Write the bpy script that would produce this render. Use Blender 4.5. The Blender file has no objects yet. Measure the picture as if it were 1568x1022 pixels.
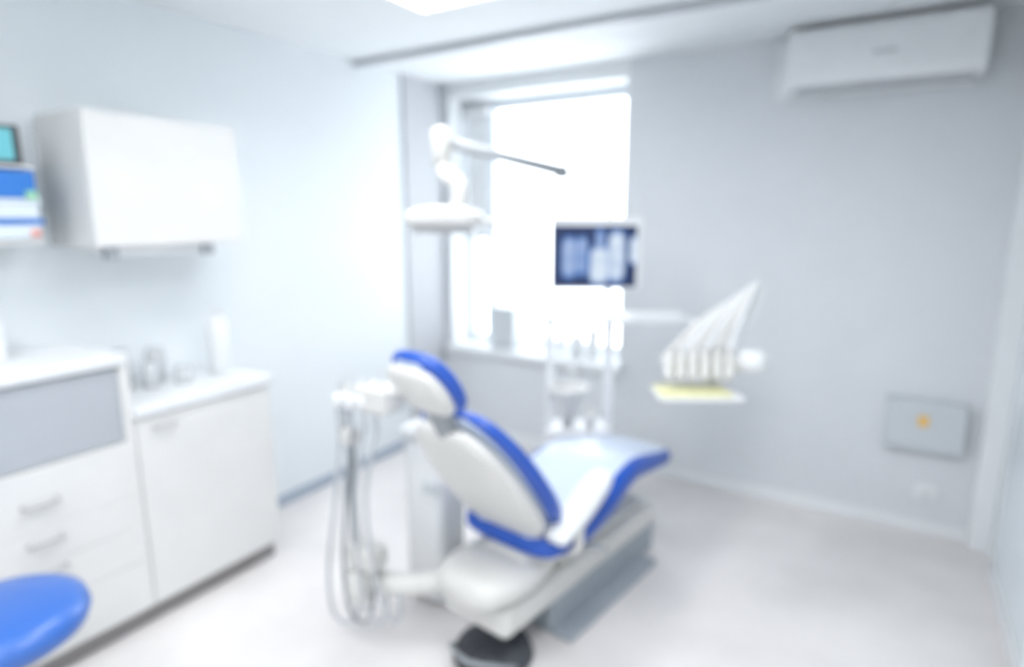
import bpy, bmesh, math
from mathutils import Vector, Matrix
D=bpy.data
scene=bpy.context.scene
COL=scene.collection

# ------------------------------------------------------------------ materials
def mat(name,col,rough=0.5,metal=0.0,emit=None,estr=0.0,noise=0.02,nscale=6.0,coat=0.0,spec=0.5,trans=0.0,alpha=1.0):
    m=D.materials.new(name); m.use_nodes=True
    nt=m.node_tree; b=nt.nodes['Principled BSDF']
    b.inputs['Roughness'].default_value=rough
    b.inputs['Metallic'].default_value=metal
    b.inputs['Coat Weight'].default_value=coat
    b.inputs['Specular IOR Level'].default_value=spec
    b.inputs['Transmission Weight'].default_value=trans
    b.inputs['Alpha'].default_value=alpha
    tc=nt.nodes.new('ShaderNodeTexCoord'); n=nt.nodes.new('ShaderNodeTexNoise')
    n.inputs['Scale'].default_value=nscale; n.inputs['Detail'].default_value=4
    nt.links.new(tc.outputs['Object'],n.inputs['Vector'])
    r=nt.nodes.new('ShaderNodeValToRGB')
    r.color_ramp.elements[0].position=0.3; r.color_ramp.elements[1].position=0.7
    lo=[max(0,c*(1-noise)) for c in col]; hi=[min(1,c*(1+noise)) for c in col]
    r.color_ramp.elements[0].color=(*lo,1); r.color_ramp.elements[1].color=(*hi,1)
    nt.links.new(n.outputs['Fac'],r.inputs['Fac']); nt.links.new(r.outputs['Color'],b.inputs['Base Color'])
    if emit:
        b.inputs['Emission Color'].default_value=(*emit,1); b.inputs['Emission Strength'].default_value=estr
    return m
M={}
M['wall_left']=mat('paint_cool_white',(.775,.815,.835),.7,noise=.006)
M['wall_back']=mat('paint_pale_grey',(.685,.705,.728),.75,noise=.01)
M['wall_strip']=mat('wall_strip_grey',(.52,.535,.56),.75,noise=.01)  # flat grey, darker than the left wall
M['ceil']=mat('ceiling_paint',(.79,.815,.825),.8,noise=.01)
M['floor']=mat('vinyl_floor',(.715,.69,.68),.4,noise=.07,nscale=2.5,spec=.4)
M['white']=mat('gloss_white_laminate',(.725,.725,.71),.35)
M['white2']=mat('white_plastic',(.76,.775,.785),.35)
M['cream']=mat('cream_plastic',(.66,.655,.63),.35)
M['trim']=mat('trim_white',(.79,.81,.82),.4)
M['trimgrey']=mat('skirting_grey_blue',(.36,.42,.50),.5)
M['greypanel']=mat('grey_blue_panel',(.43,.455,.485),.4)
M['plinth']=mat('plinth_grey',(.28,.265,.265),.5)
M['steel']=mat('brushed_steel',(.6,.62,.64),.35,metal=.7)
M['grey']=mat('mid_grey_plastic',(.30,.32,.34),.45)
M['lgrey']=mat('light_grey_plastic',(.50,.52,.54),.45)
M['handle']=mat('satin_handle',(.52,.52,.52),.4,metal=.2)
M['dark']=mat('dark_rubber',(.05,.055,.065),.5)
M['blue']=mat('blue_vinyl',(.010,.078,.43),.35,coat=.2)
M['bluelt']=mat('blue_seat_vinyl',(.035,.135,.48),.35,coat=.3)
M['cover']=mat('white_blue_cover',(.58,.66,.79),.3)
M['yellow']=mat('yellow_paper',(.76,.745,.44),.6,noise=.15,nscale=30)
M['orange']=mat('orange_sign',(.8,.50,.12),.5)
M['box']=mat('box_grey_blue',(.575,.61,.635),.45)
M['base']=mat('base_shade_grey',(.33,.37,.41),.4)  # shade and reflection below the chair base put into this blue-grey
M['folder']=mat('folder_blue',(.03,.19,.60),.4)
M['folder2']=mat('folder_white',(.68,.75,.8),.4)
M['green']=mat('label_green',(.3,.6,.4),.5)
M['red']=mat('label_red',(.75,.35,.3),.5)
M['cyan']=mat('screen_cyan',(.1,.40,.45),.3,emit=(.25,.6,.68),estr=.3)
M['glassblue']=mat('pale_glass',(.72,.79,.82),.15)
M['vinylframe']=mat('window_pvc',(.76,.80,.84),.4)
M['clear']=mat('clear_bottle',(.72,.74,.76),.1,trans=.3)
M['panel']=mat('lamp_diffuser',(.9,.9,.9),.5,emit=(.97,.98,1),estr=15.0)
M['lamp']=mat('lamp_lens',(.5,.5,.48),.3)

def xray():
    m=D.materials.new('xray_screen'); m.use_nodes=True; nt=m.node_tree; N=nt.nodes; L=nt.links
    b=N['Principled BSDF']; b.inputs['Roughness'].default_value=.3
    tc=N.new('ShaderNodeTexCoord'); sp=N.new('ShaderNodeSeparateXYZ'); L.new(tc.outputs['Generated'],sp.inputs[0])
    def mth(op,a,c=None,d=None):
        n=N.new('ShaderNodeMath'); n.operation=op
        for i,v in enumerate((a,c,d)):
            if v is None: continue
            if isinstance(v,(int,float)): n.inputs[i].default_value=v
            else: L.new(v,n.inputs[i])
        return n.outputs[0]
    X=sp.outputs['X']; Z=sp.outputs['Z']
    nz=N.new('ShaderNodeTexNoise'); nz.inputs['Scale'].default_value=3.5; L.new(tc.outputs['Generated'],nz.inputs['Vector'])
    def blob(cx,cz,rx,rz,amp):
        a=mth('DIVIDE',mth('SUBTRACT',X,cx),rx); c=mth('DIVIDE',mth('SUBTRACT',Z,cz),rz)
        a=mth('POWER',mth('ABSOLUTE',a),3.0); c=mth('POWER',mth('ABSOLUTE',c),4.0)
        r=mth('ADD',a,c); v=mth('SUBTRACT',1.25,r); n=mth('MINIMUM',mth('MAXIMUM',v,0.0),1.0)
        return mth('MULTIPLY',n,amp)
    tot=blob(.20,.48,.10,.36,.62)
    for p in [(.35,.50,.08,.34,.58),(.56,.36,.13,.32,1.0),(.56,.78,.06,.18,.55),(.76,.50,.11,.44,.95),(.96,.60,.05,.24,.95)]:
        tot=mth('MAXIMUM',tot,blob(*p))
    v=mth('MULTIPLY',tot,mth('ADD',.65,mth('MULTIPLY',nz.outputs['Fac'],.75)))
    r=N.new('ShaderNodeValToRGB'); e=r.color_ramp.elements
    e[0].color=(.003,.014,.08,1); e[1].color=(.78,.89,1,1); m1=e.new(.4); m1.color=(.08,.22,.60,1)
    L.new(v,r.inputs['Fac']); L.new(r.outputs['Color'],b.inputs['Emission Color']); b.inputs['Emission Strength'].default_value=.85
    b.inputs['Base Color'].default_value=(.004,.01,.03,1)
    return m
M['xray']=xray()

# ------------------------------------------------------------------ geometry helpers
def finish(o,parent=None,smooth=False):
    COL.objects.link(o)
    if parent is not None: o.parent=parent
    if smooth:
        for p in o.data.polygons: p.use_smooth=True
    return o
def group(name):
    e=D.objects.new(name,None); e.empty_display_size=.1; COL.objects.link(e); return e
def box(name,lo,hi,m,parent=None,bevel=0.0,T=None,seg=3):
    me=D.meshes.new(name); bm=bmesh.new(); bmesh.ops.create_cube(bm,size=1)
    for v in bm.verts:
        v.co=Vector([lo[i]+(v.co[i]+.5)*(hi[i]-lo[i]) for i in range(3)])
    if bevel>0:
        bmesh.ops.bevel(bm,geom=bm.edges[:],offset=bevel,segments=seg,profile=.5,affect='EDGES')
    if T is not None: bmesh.ops.transform(bm,matrix=T,verts=bm.verts)
    bm.to_mesh(me); bm.free(); me.materials.append(M[m])
    o=D.objects.new(name,me); return finish(o,parent)
def lathe(name,prof,m,parent=None,loc=(0,0,0),T=None,n=40,sx=1,sy=1):
    me=D.meshes.new(name); bm=bmesh.new(); rings=[]
    for r,z in prof:
        rings.append([bm.verts.new((max(r,1e-4)*sx*math.cos(2*math.pi*i/n),max(r,1e-4)*sy*math.sin(2*math.pi*i/n),z)) for i in range(n)])
    for a,b in zip(rings,rings[1:]):
        for i in range(n): bm.faces.new((a[i],a[(i+1)%n],b[(i+1)%n],b[i]))
    bm.faces.new(rings[0][::-1]); bm.faces.new(rings[-1])
    bmesh.ops.recalc_face_normals(bm,faces=bm.faces)
    mt=Matrix.Translation(loc)
    if T is not None: mt=mt@T
    bmesh.ops.transform(bm,matrix=mt,verts=bm.verts)
    bm.to_mesh(me); bm.free(); me.materials.append(M[m])
    return finish(D.objects.new(name,me),parent,True)
def catmull(pts,sub=8):
    P=[Vector(p) for p in pts]
    if len(P)<3: return P
    P=[P[0]*2-P[1]]+P+[P[-1]*2-P[-2]]; out=[]
    for i in range(1,len(P)-2):
        for k in range(sub):
            t=k/sub; a,b,c,d=P[i-1],P[i],P[i+1],P[i+2]
            out.append(.5*((2*b)+(c-a)*t+(2*a-5*b+4*c-d)*t*t+(3*b-a-3*c+d)*t**3))
    out.append(P[-2]); return out
def tube(name,pts,r,m,parent=None,smoothpath=True,n=12,r2=None):
    P=catmull(pts) if smoothpath else [Vector(p) for p in pts]
    me=D.meshes.new(name); bm=bmesh.new(); rings=[]; up=Vector((0,0,1)); prevU=None
    for i,p in enumerate(P):
        t=(P[min(i+1,len(P)-1)]-P[max(i-1,0)]).normalized()
        if prevU is None:
            u=t.cross(up); 
            if u.length<1e-3: u=t.cross(Vector((1,0,0)))
        else: u=prevU-t*prevU.dot(t)
        u.normalize(); prevU=u; v=t.cross(u)
        rr=r if r2 is None else r+(r2-r)*i/(len(P)-1)
        rings.append([bm.verts.new(p+rr*(u*math.cos(2*math.pi*k/n)+v*math.sin(2*math.pi*k/n))) for k in range(n)])
    for a,b in zip(rings,rings[1:]):
        for i in range(n): bm.faces.new((a[i],a[(i+1)%n],b[(i+1)%n],b[i]))
    bm.faces.new(rings[0][::-1]); bm.faces.new(rings[-1]); bmesh.ops.recalc_face_normals(bm,faces=bm.faces)
    bm.to_mesh(me); bm.free(); me.materials.append(M[m])
    return finish(D.objects.new(name,me),parent,True)
def loft(name,secs,W,side,topm=None,parent=None,n=32,ex=3.5,thr=.80):
    """secs: (center Vector, halfwidth, halfthick). W: width axis. topm material on the +normal face"""
    me=D.meshes.new(name); bm=bmesh.new(); rings=[]; W=W.normalized()
    for i,(c,hw,ht) in enumerate(secs):
        t=(secs[min(i+1,len(secs)-1)][0]-secs[max(i-1,0)][0]).normalized()
        nn=W.cross(t).normalized()
        ring=[]
        for k in range(n):
            a=2*math.pi*k/n; ca,sa=math.cos(a),math.sin(a)
            x=math.copysign(abs(ca)**(2/ex),ca); y=math.copysign(abs(sa)**(2/ex),sa)
            ring.append(bm.verts.new(c+W*(x*hw)+nn*(y*ht)))
        rings.append(ring)
    for j,(a,b) in enumerate(zip(rings,rings[1:])):
        for i in range(n):
            f=bm.faces.new((a[i],a[(i+1)%n],b[(i+1)%n],b[i]))
            am=2*math.pi*(i+.5)/n; x=abs(math.cos(am))**(2/ex)
            if topm and math.sin(am)>0 and x<thr and 1<=j<len(rings)-2: f.material_index=1
    bm.faces.new(rings[0][::-1]); bm.faces.new(rings[-1]); bmesh.ops.recalc_face_normals(bm,faces=bm.faces)
    bm.to_mesh(me); bm.free(); me.materials.append(M[side])
    if topm: me.materials.append(M[topm])
    return finish(D.objects.new(name,me),parent,True)
def resample(pts,sub=6):
    P=[list(p) for p in pts]; P=[[2*a-b for a,b in zip(P[0],P[1])]]+P+[[2*a-b for a,b in zip(P[-1],P[-2])]]; out=[]
    for i in range(1,len(P)-2):
        for k in range(sub):
            t=k/sub
            out.append([.5*(2*b+(c-a)*t+(2*a-5*b+4*c-d)*t*t+(3*b-a-3*c+d)*t**3) for a,b,c,d in zip(P[i-1],P[i],P[i+1],P[i+2])])
    out.append(P[-2]); return out

# ------------------------------------------------------------------ room
XL,XR,YB,YF,ZC=0.0,3.42,3.69,-1.6,2.56
box('floor',(XL-.1,YF-.1,-.1),(XR+.1,YB+.4,0),'floor')
box('ceiling',(XL-.1,YF-.1,ZC),(XR+.1,YB+.4,ZC+.1),'ceil')
box('wall_left',(XL-.1,YF-.1,0),(XL,YB+.4,ZC),'wall_left')
box('wall_right',(XR,YF-.1,0),(XR+.1,YB+.4,ZC),'wall_left')
box('wall_front',(XL,YF-.1,0),(XR,YF,ZC),'wall_left')
WX0,WX1,WZ0,WZ1=.08,1.43,.69,2.46
wb=group('wall_back')
box('panel_right',(WX1,YB,0),(XR,YB+.4,ZC),'wall_back',wb)
box('panel_left',(XL,YB,0),(WX0,YB+.4,ZC),'wall_back',wb)
box('panel_below',(WX0,YB,0),(WX1,YB+.4,WZ0),'wall_back',wb)
box('panel_above',(WX0,YB,WZ1),(WX1,YB+.4,ZC),'trim',wb)
box('wall_grey_strip',(XL,3.28,0),(.02,YB,ZC),'wall_strip')  # thin grey strip on the left wall, next to the back wall
box('baseboard_back',(.02,YB-.015,0),(3.33,YB,.075),'trim',bevel=.004)
box('baseboard_left',(XL,1.79,0),(.015,3.28,.06),'trimgrey',bevel=.004)
box('trim_corner',(3.33,3.60,0),(XR,YB,ZC),'trim',bevel=.005)
box('trim_ceiling_rail',(XL,2.86,ZC-.03),(XR,2.91,ZC),'lgrey',bevel=.004)
# window
win=group('window_1')
FY=3.92; MX=.28
box('reveal_left',(WX0-.001,YB+.0,WZ0),(WX0+.012,FY,WZ1),'trim',win)
box('reveal_right',(WX1-.012,YB+.0,WZ0),(WX1+.001,FY,WZ1),'trim',win)
def frame(nm,x0,x1,z0,z1,w,y0,y1,m):
    box(nm+'_bottom',(x0,y0,z0),(x1,y1,z0+w),m,win,.004); box(nm+'_top',(x0,y0,z1-w),(x1,y1,z1),m,win,.004)
    box(nm+'_stile_a',(x0,y0,z0+w),(x0+w,y1,z1-w),m,win,.004); box(nm+'_stile_b',(x1-w,y0,z0+w),(x1,y1,z1-w),m,win,.004)
frame('outer',WX0,WX1,WZ0,WZ1,.03,FY,FY+.07,'vinylframe')
frame('sash_left',WX0+.03,MX-.01,WZ0+.03,WZ1-.03,.02,FY-.01,FY+.05,'vinylframe')
frame('sash_right',MX+.01,WX1-.03,WZ0+.03,WZ1-.03,.035,FY-.01,FY+.05,'vinylframe')
box('mullion',(MX-.02,FY,WZ0+.03),(MX+.02,FY+.07,WZ1-.03),'vinylframe',win)
box('trim_windowsill',(WX0-.03,YB-.06,WZ0-.045),(WX1+.03,YB+.001,WZ0),'trim',bevel=.008)
box('sill_board',(WX0,YB,WZ0-.001),(WX1,FY,WZ0+.006),'trim',win)
rb=group('roller_blind')
box('cassette',(WX0+.02,FY-.07,WZ1-.10),(MX+.02,FY-.015,WZ1-.035),'white2',rb,.01)
box('fabric',(WX0+.03,FY-.04,1.50),(MX+.01,FY-.036,WZ1-.09),'trim',rb)
box('bottom_bar',(WX0+.03,FY-.045,1.475),(MX+.01,FY-.03,1.50),'white2',rb,.003)
# objects on the sill
box('storage_box',(.42,3.70,.697),(.62,3.84,1.0),'box',bevel=.01)
sg=group('sill_bottles')
for i,(x,h,r) in enumerate([(.86,.20,.035),(.96,.30,.03),(1.08,.18,.055),(1.2,.26,.045)]):
    lathe('bottle_%d'%(i+1),[(r*.9,0),(r,.01),(r,h*.7),(r*.4,h*.8),(r*.4,h)],'white2',sg,(x,3.78,.697))
# air conditioner
ac=group('air_conditioner')
box('mount_plate',(2.25,YB-.03,2.24),(3.12,YB,2.54),'white2',ac,.01)
def acbody():
    prof=[(3.66,2.265),(3.53,2.255),(3.485,2.275),(3.468,2.32),(3.465,2.50),(3.475,2.53),(3.50,2.54),(3.66,2.54)]
    me=D.meshes.new('body'); bm=bmesh.new(); R=[]
    for x,k in ((2.33,.97),(2.345,1),(3.125,1),(3.14,.97)):
        cy,cz=3.57,2.4; R.append([bm.verts.new((x,cy+(y-cy)*k,cz+(z-cz)*k)) for y,z in prof])
    n=len(prof)
    for a,b in zip(R,R[1:]):
        for i in range(n): bm.faces.new((a[i],a[(i+1)%n],b[(i+1)%n],b[i]))
    bm.faces.new(R[0][::-1]); bm.faces.new(R[-1]); bmesh.ops.recalc_face_normals(bm,faces=bm.faces)
    bm.to_mesh(me); bm.free(); me.materials.append(M['white2']); finish(D.objects.new('body',me),ac)
acbody()
box('louver',(2.38,3.50,2.246),(3.10,3.58,2.258),'lgrey',ac,.003)
box('badge',(2.70,3.461,2.385),(2.80,3.466,2.40),'lgrey',ac)
wbx=group('wall_control_box')
box('housing',(2.92,YB-.07,.47),(3.27,YB,.73),'box',wbx,.01)
box('sign',(3.065,YB-.074,.60),(3.11,YB-.0695,.655),'orange',wbx,.001)
so=group('wall_socket')
box('plate',(3.09,YB-.012,.19),(3.19,YB,.27),'trim',so,.004); lathe('insert',[(.025,0),(.025,.006)],'white2',so,(3.14,YB-.012,.23),Matrix.Rotation(math.pi/2,4,'X'))
dr=group('door_1')
box('frame',(XR-.03,2.35,0),(XR,3.35,2.12),'trim',dr,.005)
box('glass_pane',(XR-.036,2.47,.12),(XR-.028,3.23,1.98),'glassblue',dr)
tube('handle',[(XR-.04,2.43,1.0),(XR-.08,2.43,1.0),(XR-.08,2.55,1.0)],.009,'steel',dr,False)
def lampfix(x0,y0,x1,y1):
    g=group('ceiling_light')
    w=.03; z0=ZC-.04
    box('rim_a',(x0,y0,z0),(x1,y0+w,ZC),'trim',g); box('rim_b',(x0,y1-w,z0),(x1,y1,ZC),'trim',g)
    box('rim_c',(x0,y0+w,z0),(x0+w,y1-w,ZC),'trim',g); box('rim_d',(x1-w,y0+w,z0),(x1,y1-w,ZC),'trim',g)
    box('diffuser',(x0+w,y0+w,ZC-.02),(x1-w,y1-w,ZC-.005),'panel',g)
    k=6
    for i in range(1,k): 
        x=x0+(x1-x0)*i/k; box('louvre_%d'%i,(x-.006,y0+w,z0),(x+.006,y1-w,ZC-.02),'lgrey',g)
lampfix(1.0,1.15,1.50,2.30)
lampfix(2.2,.6,2.8,1.8)  # this and the next two: unseen fixtures added to light the room
lampfix(.8,-.9,1.4,.3)
lampfix(2.2,-1.1,2.8,.1)

# ------------------------------------------------------------------ cabinets (left wall)
CX=.45
bc=group('base_cabinet')
box('plinth',(.001,1.17,0),(CX-.045,1.77,.085),'plinth',bc)
box('carcass',(.001,1.17,.085),(CX-.02,1.78,.88),'white',bc)
box('door_front',(CX-.02,1.173,.09),(CX,1.778,.875),'white',bc,.002)
box('worktop',(.001,1.17,.88),(CX+.015,1.80,.92),'white2',bc,.006)
tube('door_handle',[(CX-.001,1.24,.83),(CX+.018,1.24,.83),(CX+.018,1.32,.83),(CX-.001,1.32,.83)],.006,'handle',bc,False)
dc=group('drawer_cabinet')
box('plinth',(.001,.0,0),(CX-.045,1.168,.085),'plinth',dc)
box('carcass',(.001,.0,.085),(CX-.02,1.168,1.10),'white',dc)
box('worktop',(.001,.0,1.10),(CX+.01,1.168,1.14),'white2',dc,.006)
box('shutter_panel',(CX-.02,.02,.805),(CX-.008,1.135,1.09),'greypanel',dc,.003)
box('shutter_side',(CX-.02,1.135,.80),(CX+.0,1.168,1.10),'white',dc)
zs=[.09,.30,.45,.58,.80]; hz=[.20,.42,.535,.675]
for i in range(4):
    for k,(y0,y1) in enumerate([(.0,.52),(.522,1.168)]):
        box('drawer_%d_%d'%(i,k),(CX-.02,y0,zs[i]),(CX,y1,zs[i+1]-.002),'white',dc,.0015)
        yc=(y0+y1)/2-.01; zh=hz[i]
        tube('handle_%d_%d'%(i,k),[(CX-.001,yc-.05,zh),(CX+.018,yc-.05,zh),(CX+.018,yc+.05,zh),(CX-.001,yc+.05,zh)],.008,'handle',dc,False)

wc=group('wall_cabinet')
box('carcass',(.001,1.16,1.53),(.33,1.78,2.03),'white',wc,.002)
box('door',(.33,1.163,1.533),(.35,1.777,2.027),'white',wc,.003)
box('under_light',(.18,1.22,1.495),(.32,1.62,1.53),'white2',wc,.006)
box('clip_a',(.30,1.20,1.485),(.345,1.24,1.53),'grey',wc,.004)
box('clip_b',(.30,1.59,1.485),(.345,1.635,1.53),'grey',wc,.004)

ws=group('wall_shelf')
box('board_low',(.001,.30,1.55),(.24,1.045,1.565),'white',ws,.003)
box('board_high',(.001,.30,1.812),(.24,1.045,1.824),'white',ws,.003)
box('bracket',(.001,.60,1.565),(.20,.61,1.812),'white',ws)
fl=group('document_trays')
for i,(z,mm,hh) in enumerate([(1.567,'folder2',.05),(1.618,'folder',.02),(1.639,'folder2',.05),(1.690,'folder2',.018),(1.709,'folder',.095)]):
    box('tray_%d'%i,(.03,.67-.01*(i%2),z),(.25,1.035+.012*(i%2),z+hh),mm,fl,.004)
box('tab_green',(.251,1.0,1.705),(.256,1.035,1.735),'green',fl); box('tab_red',(.251,1.0,1.575),(.256,1.03,1.60),'red',fl)
tb=group('tablet_display')
box('body',(.18,.66,1.825),(.22,1.02,1.96),'dark',tb,.008); box('screen',(.219,.68,1.84),(.222,.995,1.945),'cyan',tb)

dp=group('soap_dispenser')
lathe('body',[(.04,0),(.045,.01),(.045,.24),(.03,.27),(.012,.275),(.012,.30)],'white2',dp,(.22,1.69,.921))
tube('spout',[(.22,1.69,1.215),(.27,1.69,1.215),(.28,1.69,1.20)],.007,'white2',dp,False)
cj=group('glass_jars')
for i,(x,y,h,r) in enumerate([(.14,1.30,.17,.035),(.2,1.38,.11,.03),(.12,1.45,.15,.04),(.24,1.5,.07,.035)]):
    lathe('jar_%d'%i,[(r*.95,0),(r,.008),(r,h*.85),(r*.85,h*.9),(r*.9,h)],'clear',cj,(x,y,.921))
box('glove_box',(.06,.60,1.141),(.24,.88,1.30),'white2',bevel=.006)

# ------------------------------------------------------------------ stool
st=group('rolling_stool')
sx,sy=.88,.55
lathe('seat',[(.02,.50),(.17,.50),(.205,.515),(.215,.545),(.205,.575),(.17,.592),(.08,.60),(.0,.602)],'bluelt',st,(sx,sy,0))
lathe('seat_pan',[(.16,.48),(.17,.50)],'grey',st,(sx,sy,0))
lathe('column',[(.04,.12),(.04,.30),(.022,.30),(.022,.48)],'steel',st,(sx,sy,0))
for k in range(5):
    a=k*2*math.pi/5+.3; ex_,ey_=sx+.24*math.cos(a),sy+.24*math.sin(a)
    tube('leg_%d'%k,[(sx,sy,.14),(sx+.12*math.cos(a),sy+.12*math.sin(a),.12),(ex_,ey_,.085)],.017,'steel',st)
    lathe('caster_%d'%k,[(.03,-.012),(.03,.012)],'dark',st,(ex_,ey_,.0301),Matrix.Rotation(a,4,'Z')@Matrix.Rotation(math.pi/2,4,'X'))
    tube('stem_%d'%k,[(ex_,ey_,.03),(ex_,ey_,.09)],.008,'steel',st,False)

# ------------------------------------------------------------------ dental chair
ch=group('dental_chair')
ang=math.radians(8); F=Vector((math.sin(ang),math.cos(ang),0)); W=Vector((math.cos(ang),-math.sin(ang),0)); O=Vector((1.735,1.85,0))
def L(t,w,z): return O+F*t+W*w+Vector((0,0,z))
def secs(rows,sub=5,off=0.0): return [(L(r[0],off,r[1]),r[2],r[3]) for r in resample(rows,sub)]
seat=[(-.055,.475,.12,.02),(-.04,.472,.20,.045),(.02,.466,.23,.054),(.16,.472,.25,.06),(.32,.515,.25,.066),(.47,.558,.238,.066),(.60,.57,.225,.060),(.78,.54,.215,.05),(.93,.512,.20,.040),(1.0,.508,.17,.03),(1.015,.508,.10,.015)]
loft('seat_cushion',secs(seat),W,'blue','cover',ch,thr=.84)
seatsh=[(.0,.42,.14,.02),(.04,.412,.19,.035),(.2,.415,.20,.035),(.36,.445,.19,.03),(.5,.50,.16,.02)]
loft('seat_shell',secs(seatsh),W,'cream',None,ch)
back=[(.03,.545,.14,.02),(.01,.575,.20,.03),(-.05,.655,.235,.036),(-.13,.765,.24,.036),(-.21,.875,.225,.034),(-.28,.965,.19,.03),(-.32,1.015,.14,.026),(-.335,1.035,.08,.015)]
loft('back_cushion',secs(back,5,.018),W,'blue','cover',ch,thr=.8)
def offs(rows,d,k):
    return [(t-d*.80,z-d*.58,hw*k,ht) for t,z,hw,ht in rows]
shell=offs([(.02,.53,.15,.02),(-.0,.565,.19,.035),(-.05,.64,.22,.045),(-.13,.75,.222,.048),(-.21,.86,.205,.042),(-.28,.95,.17,.034),(-.315,1.0,.12,.02)],.05,.96)
loft('back_shell',secs(shell),W,'cream',None,ch,ex=2.8)
tube('neck_bracket',[L(-.33,0.01,.96),L(-.375,0.02,1.03),L(-.42,.035,1.09)],.04,'grey',ch)
head=[(-.375,1.065,.06,.015),(-.385,1.08,.092,.03),(-.42,1.13,.112,.036),(-.465,1.19,.112,.036),(-.505,1.235,.092,.028),(-.52,1.25,.05,.015)]
loft('headrest_cushion',secs(head,5,.045),W,'blue','cover',ch,thr=.7,ex=3)
loft('headrest_shell',secs(offs([(-.385,1.08,.06,.012),(-.395,1.095,.09,.028),(-.43,1.14,.105,.034),(-.465,1.185,.105,.034),(-.495,1.222,.088,.025),(-.505,1.235,.05,.01)],.035,1),5,.038),W,'cream',None,ch,ex=2.8)
arm=[(-.05,.525,.03,.015),(-.03,.535,.045,.032),(.07,.575,.055,.042),(.19,.63,.055,.042),(.27,.66,.042,.03),(.29,.67,.02,.012)]
loft('armrest_pad',secs(arm,5,.235),W,'white2',None,ch,ex=2.4)
tube('armrest_bracket',[L(.06,.18,.43),L(.06,.26,.46),L(.09,.25,.58)],.016,'cream',ch)
tube('adjust_lever',[L(.16,.2,.42),L(.18,.31,.42)],.010,'grey',ch,False)
loft('lift_body',[(L(t,-.02,z),hw,ht) for t,z,hw,ht in resample([(-.28,.335,.06,.03),(-.25,.335,.13,.06),(-.15,.335,.17,.07),(0,.335,.17,.07),(.12,.34,.14,.065),(.17,.34,.08,.03)],5)],W,'cream',None,ch,ex=2.6)
loft('lift_arm',[(L(t,0,z),hw,ht) for t,z,hw,ht in resample([(-.05,.37,.11,.05),(.15,.38,.12,.05),(.35,.40,.11,.05),(.45,.44,.08,.03)],4)],W,'cream',None,ch,ex=3)
Tch=Matrix.Translation(O)@Matrix(((W.x,F.x,0,0),(W.y,F.y,0,0),(0,0,1,0),(0,0,0,1)))
box('base_cover',(-.20,-.19,.145),(.13,.95,.27),'cream',ch,.035,T=Tch)
box('base_deck',(-.13,.18,.27),(.10,.88,.31),'cream',ch,.018,T=Tch)
box('base_foot',(-.17,.12,.0),(.115,.98,.15),'base',ch,.02,T=Tch)  # plinth; its blue-grey colour carries the shade and reflection under the chair
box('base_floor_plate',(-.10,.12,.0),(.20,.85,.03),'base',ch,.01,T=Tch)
tube('assistant_support',[L(-.05,-.1,.24),L(-.16,-.22,.24),L(-.28,-.36,.23),L(-.30,-.52,.23)],.045,'cream',ch)

fc=group('foot_control')
fx,fy=1.72,1.74
lathe('disc',[(.15,0),(.155,.012),(.14,.045),(.09,.065),(.0,.07)],'dark',fc,(fx,fy,0))
tube('guard',[(fx-.13,fy-.06,.03),(fx-.11,fy-.12,.07),(fx,fy-.17,.085),(fx+.10,fy-.12,.07),(fx+.13,fy-.05,.03)],.009,'grey',fc)
lathe('pedal',[(.045,.0),(.05,.02),(.03,.03)],'dark',fc,(fx+.05,fy-.10,.045))

# ------------------------------------------------------------------ assistant unit
au=group('assistant_instrument_unit')
px,py=1.19,1.57
tube('post',[(px,py,.20),(px,py,1.0)],.018,'grey',au,False)
lathe('post_base',[(.055,.17),(.06,.18),(.06,.27),(.03,.30)],'cream',au,(px+.02,py,0))
tube('cross_arm',[(px-.03,py,1.0),(px+.10,py+.02,1.02),(px+.26,py+.08,1.03)],.026,'cream',au)
box('holder_head',(px+.03,py-.02,.94),(px+.20,py+.10,1.04),'cream',au,.02)
for i in range(4):
    x=px-.02+.05*i; y=py-.03+.012*i
    lathe('holder_ring_%d'%i,[(.018,0),(.024,.004),(.024,.05),(.018,.055)],'white2',au,(x,y,.95))
    tube('handpiece_%d'%i,[(x,y,.86),(x,y,.99),(x+.01,y+.02,1.06)],.011,'steel' if i%2 else 'lgrey',au)
    tube('hose_%d'%i,[(x,y,.87),(x-.02-.01*i,y-.02,.6),(x-.06+.02*i,y-.04,.30),(x-.06+.04*i,y-.03,.09+.02*i),(x+.02+.02*i,y,.07+.02*i),(x+.06,y+.03,.25)],.008,'lgrey' if i!=1 else 'grey',au)
lathe('joint',[(.03,0),(.035,.01),(.035,.06),(.03,.07)],'cream',au,(px,py,.80))
box('filter_block',(px-.02,py-.04,.30),(px+.12,py+.06,.40),'cream',au,.02)
cu=group('suction_column')
box('column',(1.19,1.85,.0),(1.39,2.04,.74),'white2',cu,.04)
box('column_top',(1.18,1.84,.74),(1.40,2.05,.79),'white2',cu,.02)
box('control_strip',(1.31,1.838,.52),(1.38,1.852,.57),'box',cu,.003)

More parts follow.
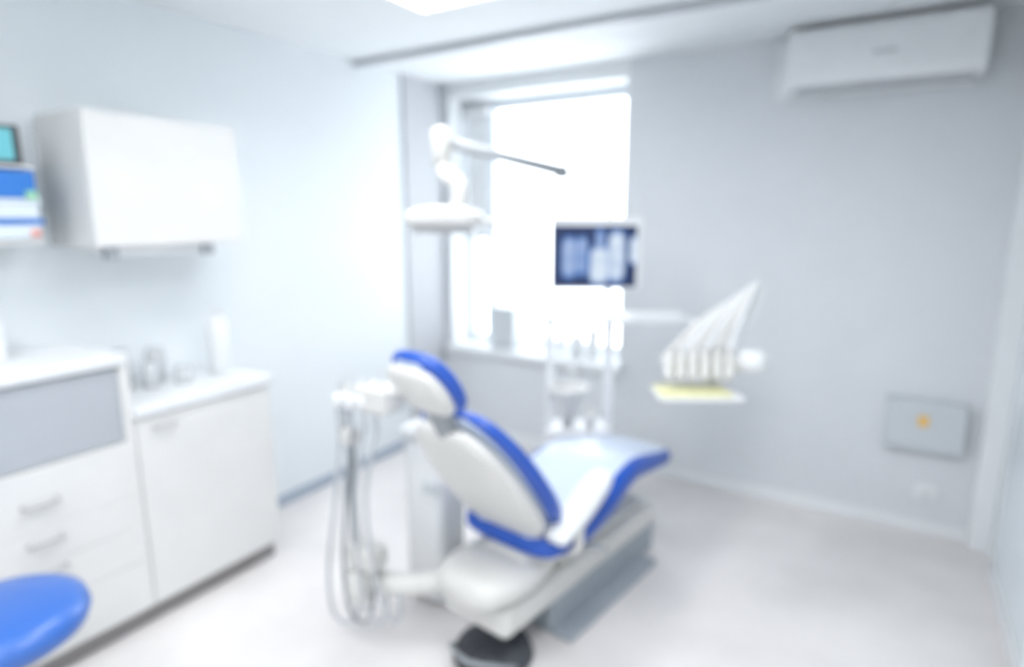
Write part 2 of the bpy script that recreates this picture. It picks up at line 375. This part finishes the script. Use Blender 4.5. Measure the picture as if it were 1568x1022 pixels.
# ------------------------------------------------------------------ delivery unit / monitor / light
Yaw=math.radians(31.5); R_=Vector((math.cos(Yaw),math.sin(Yaw),0)); Bk=Vector((-math.sin(Yaw),math.cos(Yaw),0))
def frameT(o): return Matrix.Translation(o)@Matrix(((R_.x,Bk.x,0,0),(R_.y,Bk.y,0,0),(0,0,1,0),(0,0,0,1)))
du=group('dental_delivery_unit')
c=Vector((1.54,2.84,0)); T=frameT(c)
box('cabinet',(-.17,-.08,.0),(.17,.12,.56),'white2',du,.03,T=T)
box('post_left',(-.172,-.02,.54),(-.13,.05,1.12),'white2',du,.008,T=T)
box('post_right',(.13,-.02,.54),(.175,.05,1.12),'white2',du,.008,T=T)
box('top_deck',(-.20,-.09,1.115),(.26,.10,1.15),'white2',du,.01,T=T)
box('deck_arm',(.22,-.06,1.105),(.52,.04,1.165),'white2',du,.018,T=T)
lathe('cuspidor_bowl',[(.03,.56),(.035,.66),(.07,.72),(.10,.76),(.105,.78),(.095,.78),(.06,.735),(.0,.725)],'white',du,tuple(c+R_*-.06+Bk*-.03))
tube('cup_filler',[T@Vector((-.02,.06,.55)),T@Vector((-.02,.06,.86)),T@Vector((-.03,.02,.89)),T@Vector((-.05,-.03,.85))],.009,'white2',du)
lathe('cup',[(.025,0),(.035,.09),(.032,.09),(.022,.004),(0,.004)],'white',du,tuple(T@Vector((.06,-.03,.56))))
p0=Vector((2.06,2.54,1.06)); p1=Vector((2.43,2.77,1.06)); cc=(p0+p1)/2; TC=frameT(Vector((cc.x,cc.y,0)))
dA=T@Vector((.51,-.01,1.135))
tube('swing_arm',[dA,dA+Vector((.10,-.02,-.03)),TC@Vector((.0,.12,1.03)),TC@Vector((0,.02,1.01))],.02,'white2',du)
box('console_body',(-.20,-.05,.985),(.14,.08,1.05),'cream',du,.02,T=TC)
lathe('console_knob',[(.0,-.03),(.05,-.03),(.068,-.01),(.068,.05),(.05,.065),(.0,.067)],'white2',du,tuple(TC@Vector((.175,-.02,1.02))))
box('console_link',(.10,-.03,1.0),(.18,.03,1.04),'cream',du,.01,T=TC)
box('instrument_tray',(-.26,-.22,.915),(.08,-.03,.93),'white2',du,.006,T=TC)
box('tray_liner',(-.255,-.21,.93),(.035,-.045,.94),'yellow',du,.003,T=TC)
tube('tray_stem',[TC@Vector((0,0,1.01)),TC@Vector((0,-.06,.92))],.015,'lgrey',du,False)
for i in range(6):
    u=-.20+.05*i
    a=TC@Vector((u,-.10,1.02)); b=TC@Vector((u+.02,-.02,1.08)); e=TC@Vector((u*.35+.20,.10,1.29+.012*i))
    tube('handpiece_%d'%i,[TC@Vector((u-.015,-.14,.99)),a,b],.018,'cream',du)
    tube('whip_%d'%i,[b,(b+e)/2+Vector((0,0,.02)),e],.014,'white2' if i%2 else 'cream',du)
    tube('hose_%d'%i,[e,e+Vector((.012,.01,.020)),e+Vector((.020,.02,-.04)),(e+b)/2+Vector((.02,.05,-.02)),TC@Vector((u*.5,.05,1.02))],.007,'white2',du)
pole=T@Vector((.152,.10,0))
tube('light_pole',[(pole.x,pole.y,1.12),(pole.x,pole.y,1.37)],.018,'white2',du,False)
mo=group('xray_monitor')
mc=Vector((1.60,2.875,1.46)); TM=frameT(mc)
box('bezel',(-.222,-.02,-.178),(.228,.02,.182),'white2',mo,.008,T=TM)
me=D.meshes.new('screen'); s=D.objects.new('screen',me)
bm=bmesh.new(); bmesh.ops.create_cube(bm,size=1)
for v in bm.verts: v.co=Vector((v.co.x*.42-.008,v.co.y*.003-.0215,v.co.z*.305-.012))
bm.to_mesh(me); bm.free(); me.materials.append(M['xray']); s.matrix_world=TM; finish(s,mo)
box('bracket',(-.04,.02,-.04),(.06,.11,.04),'lgrey',mo,.01,T=TM)
ol=group('dental_operating_light')
tube('support_pole',[(pole.x,pole.y,1.37),(pole.x,pole.y,1.78)],.018,'white2',ol,False)
j=Vector((1.30,2.03,1.94)); e=Vector((1.46,2.76,1.86)); hd=Vector((1.375,1.945,1.635))
tube('arm',[j,e],.022,'lgrey',ol,False,r2=.030)
lathe('elbow',[(.025,-.035),(.036,-.02),(.036,.02),(.025,.03)],'grey',ol,tuple(e))
tube('rear_arm',[e,(pole.x,pole.y,1.76)],.014,'white2',ol,False)
lathe('joint',[(.02,-.10),(.04,-.09),(.04,.04),(.02,.055)],'cream',ol,tuple(j))
tube('drop_arm',[j+Vector((0,0,-.06)),j+Vector((.03,-.02,-.13)),hd+Vector((.055,.02,.13)),hd+Vector((.06,.0,.03))],.030,'cream',ol)
TL=frameT(hd)
loft('lamp_head',[(TL@Vector((x,0,z)),hw,ht) for x,z,hw,ht in resample([(-.15,0,.05,.015),(-.14,.0,.08,.03),(-.08,.006,.095,.042),(.0,.008,.10,.045),(.08,.006,.095,.042),(.13,0,.07,.03),(.145,0,.04,.015)],5)],Bk,'cream',None,ol,ex=3)
box('lens',(-.12,-.06,-.052),(.11,.06,-.034),'lamp',ol,.008,T=TL)
tube('grip',[TL@Vector((.13,0,0)),TL@Vector((.20,-.01,-.02))],.012,'cream',ol,False)

# ------------------------------------------------------------------ light and camera
w=D.worlds.new('World'); scene.world=w; w.use_nodes=True
bg=w.node_tree.nodes['Background']; bg.inputs['Color'].default_value=(.88,.94,1,1); bg.inputs['Strength'].default_value=5.5
cam=D.cameras.new('camera'); co=D.objects.new('camera',cam); COL.objects.link(co)
cam.sensor_width=36; cam.lens=944/1568*36; cam.clip_start=.02
co.location=(2.87,0,1.65); co.rotation_euler=(math.radians(90-10.86),0,math.radians(31.5))
cam.dof.use_dof=True; cam.dof.focus_distance=.6; cam.dof.aperture_fstop=1.6
scene.camera=co
scene.view_settings.view_transform='Standard'
scene.view_settings.look='None'
scene.view_settings.exposure=0
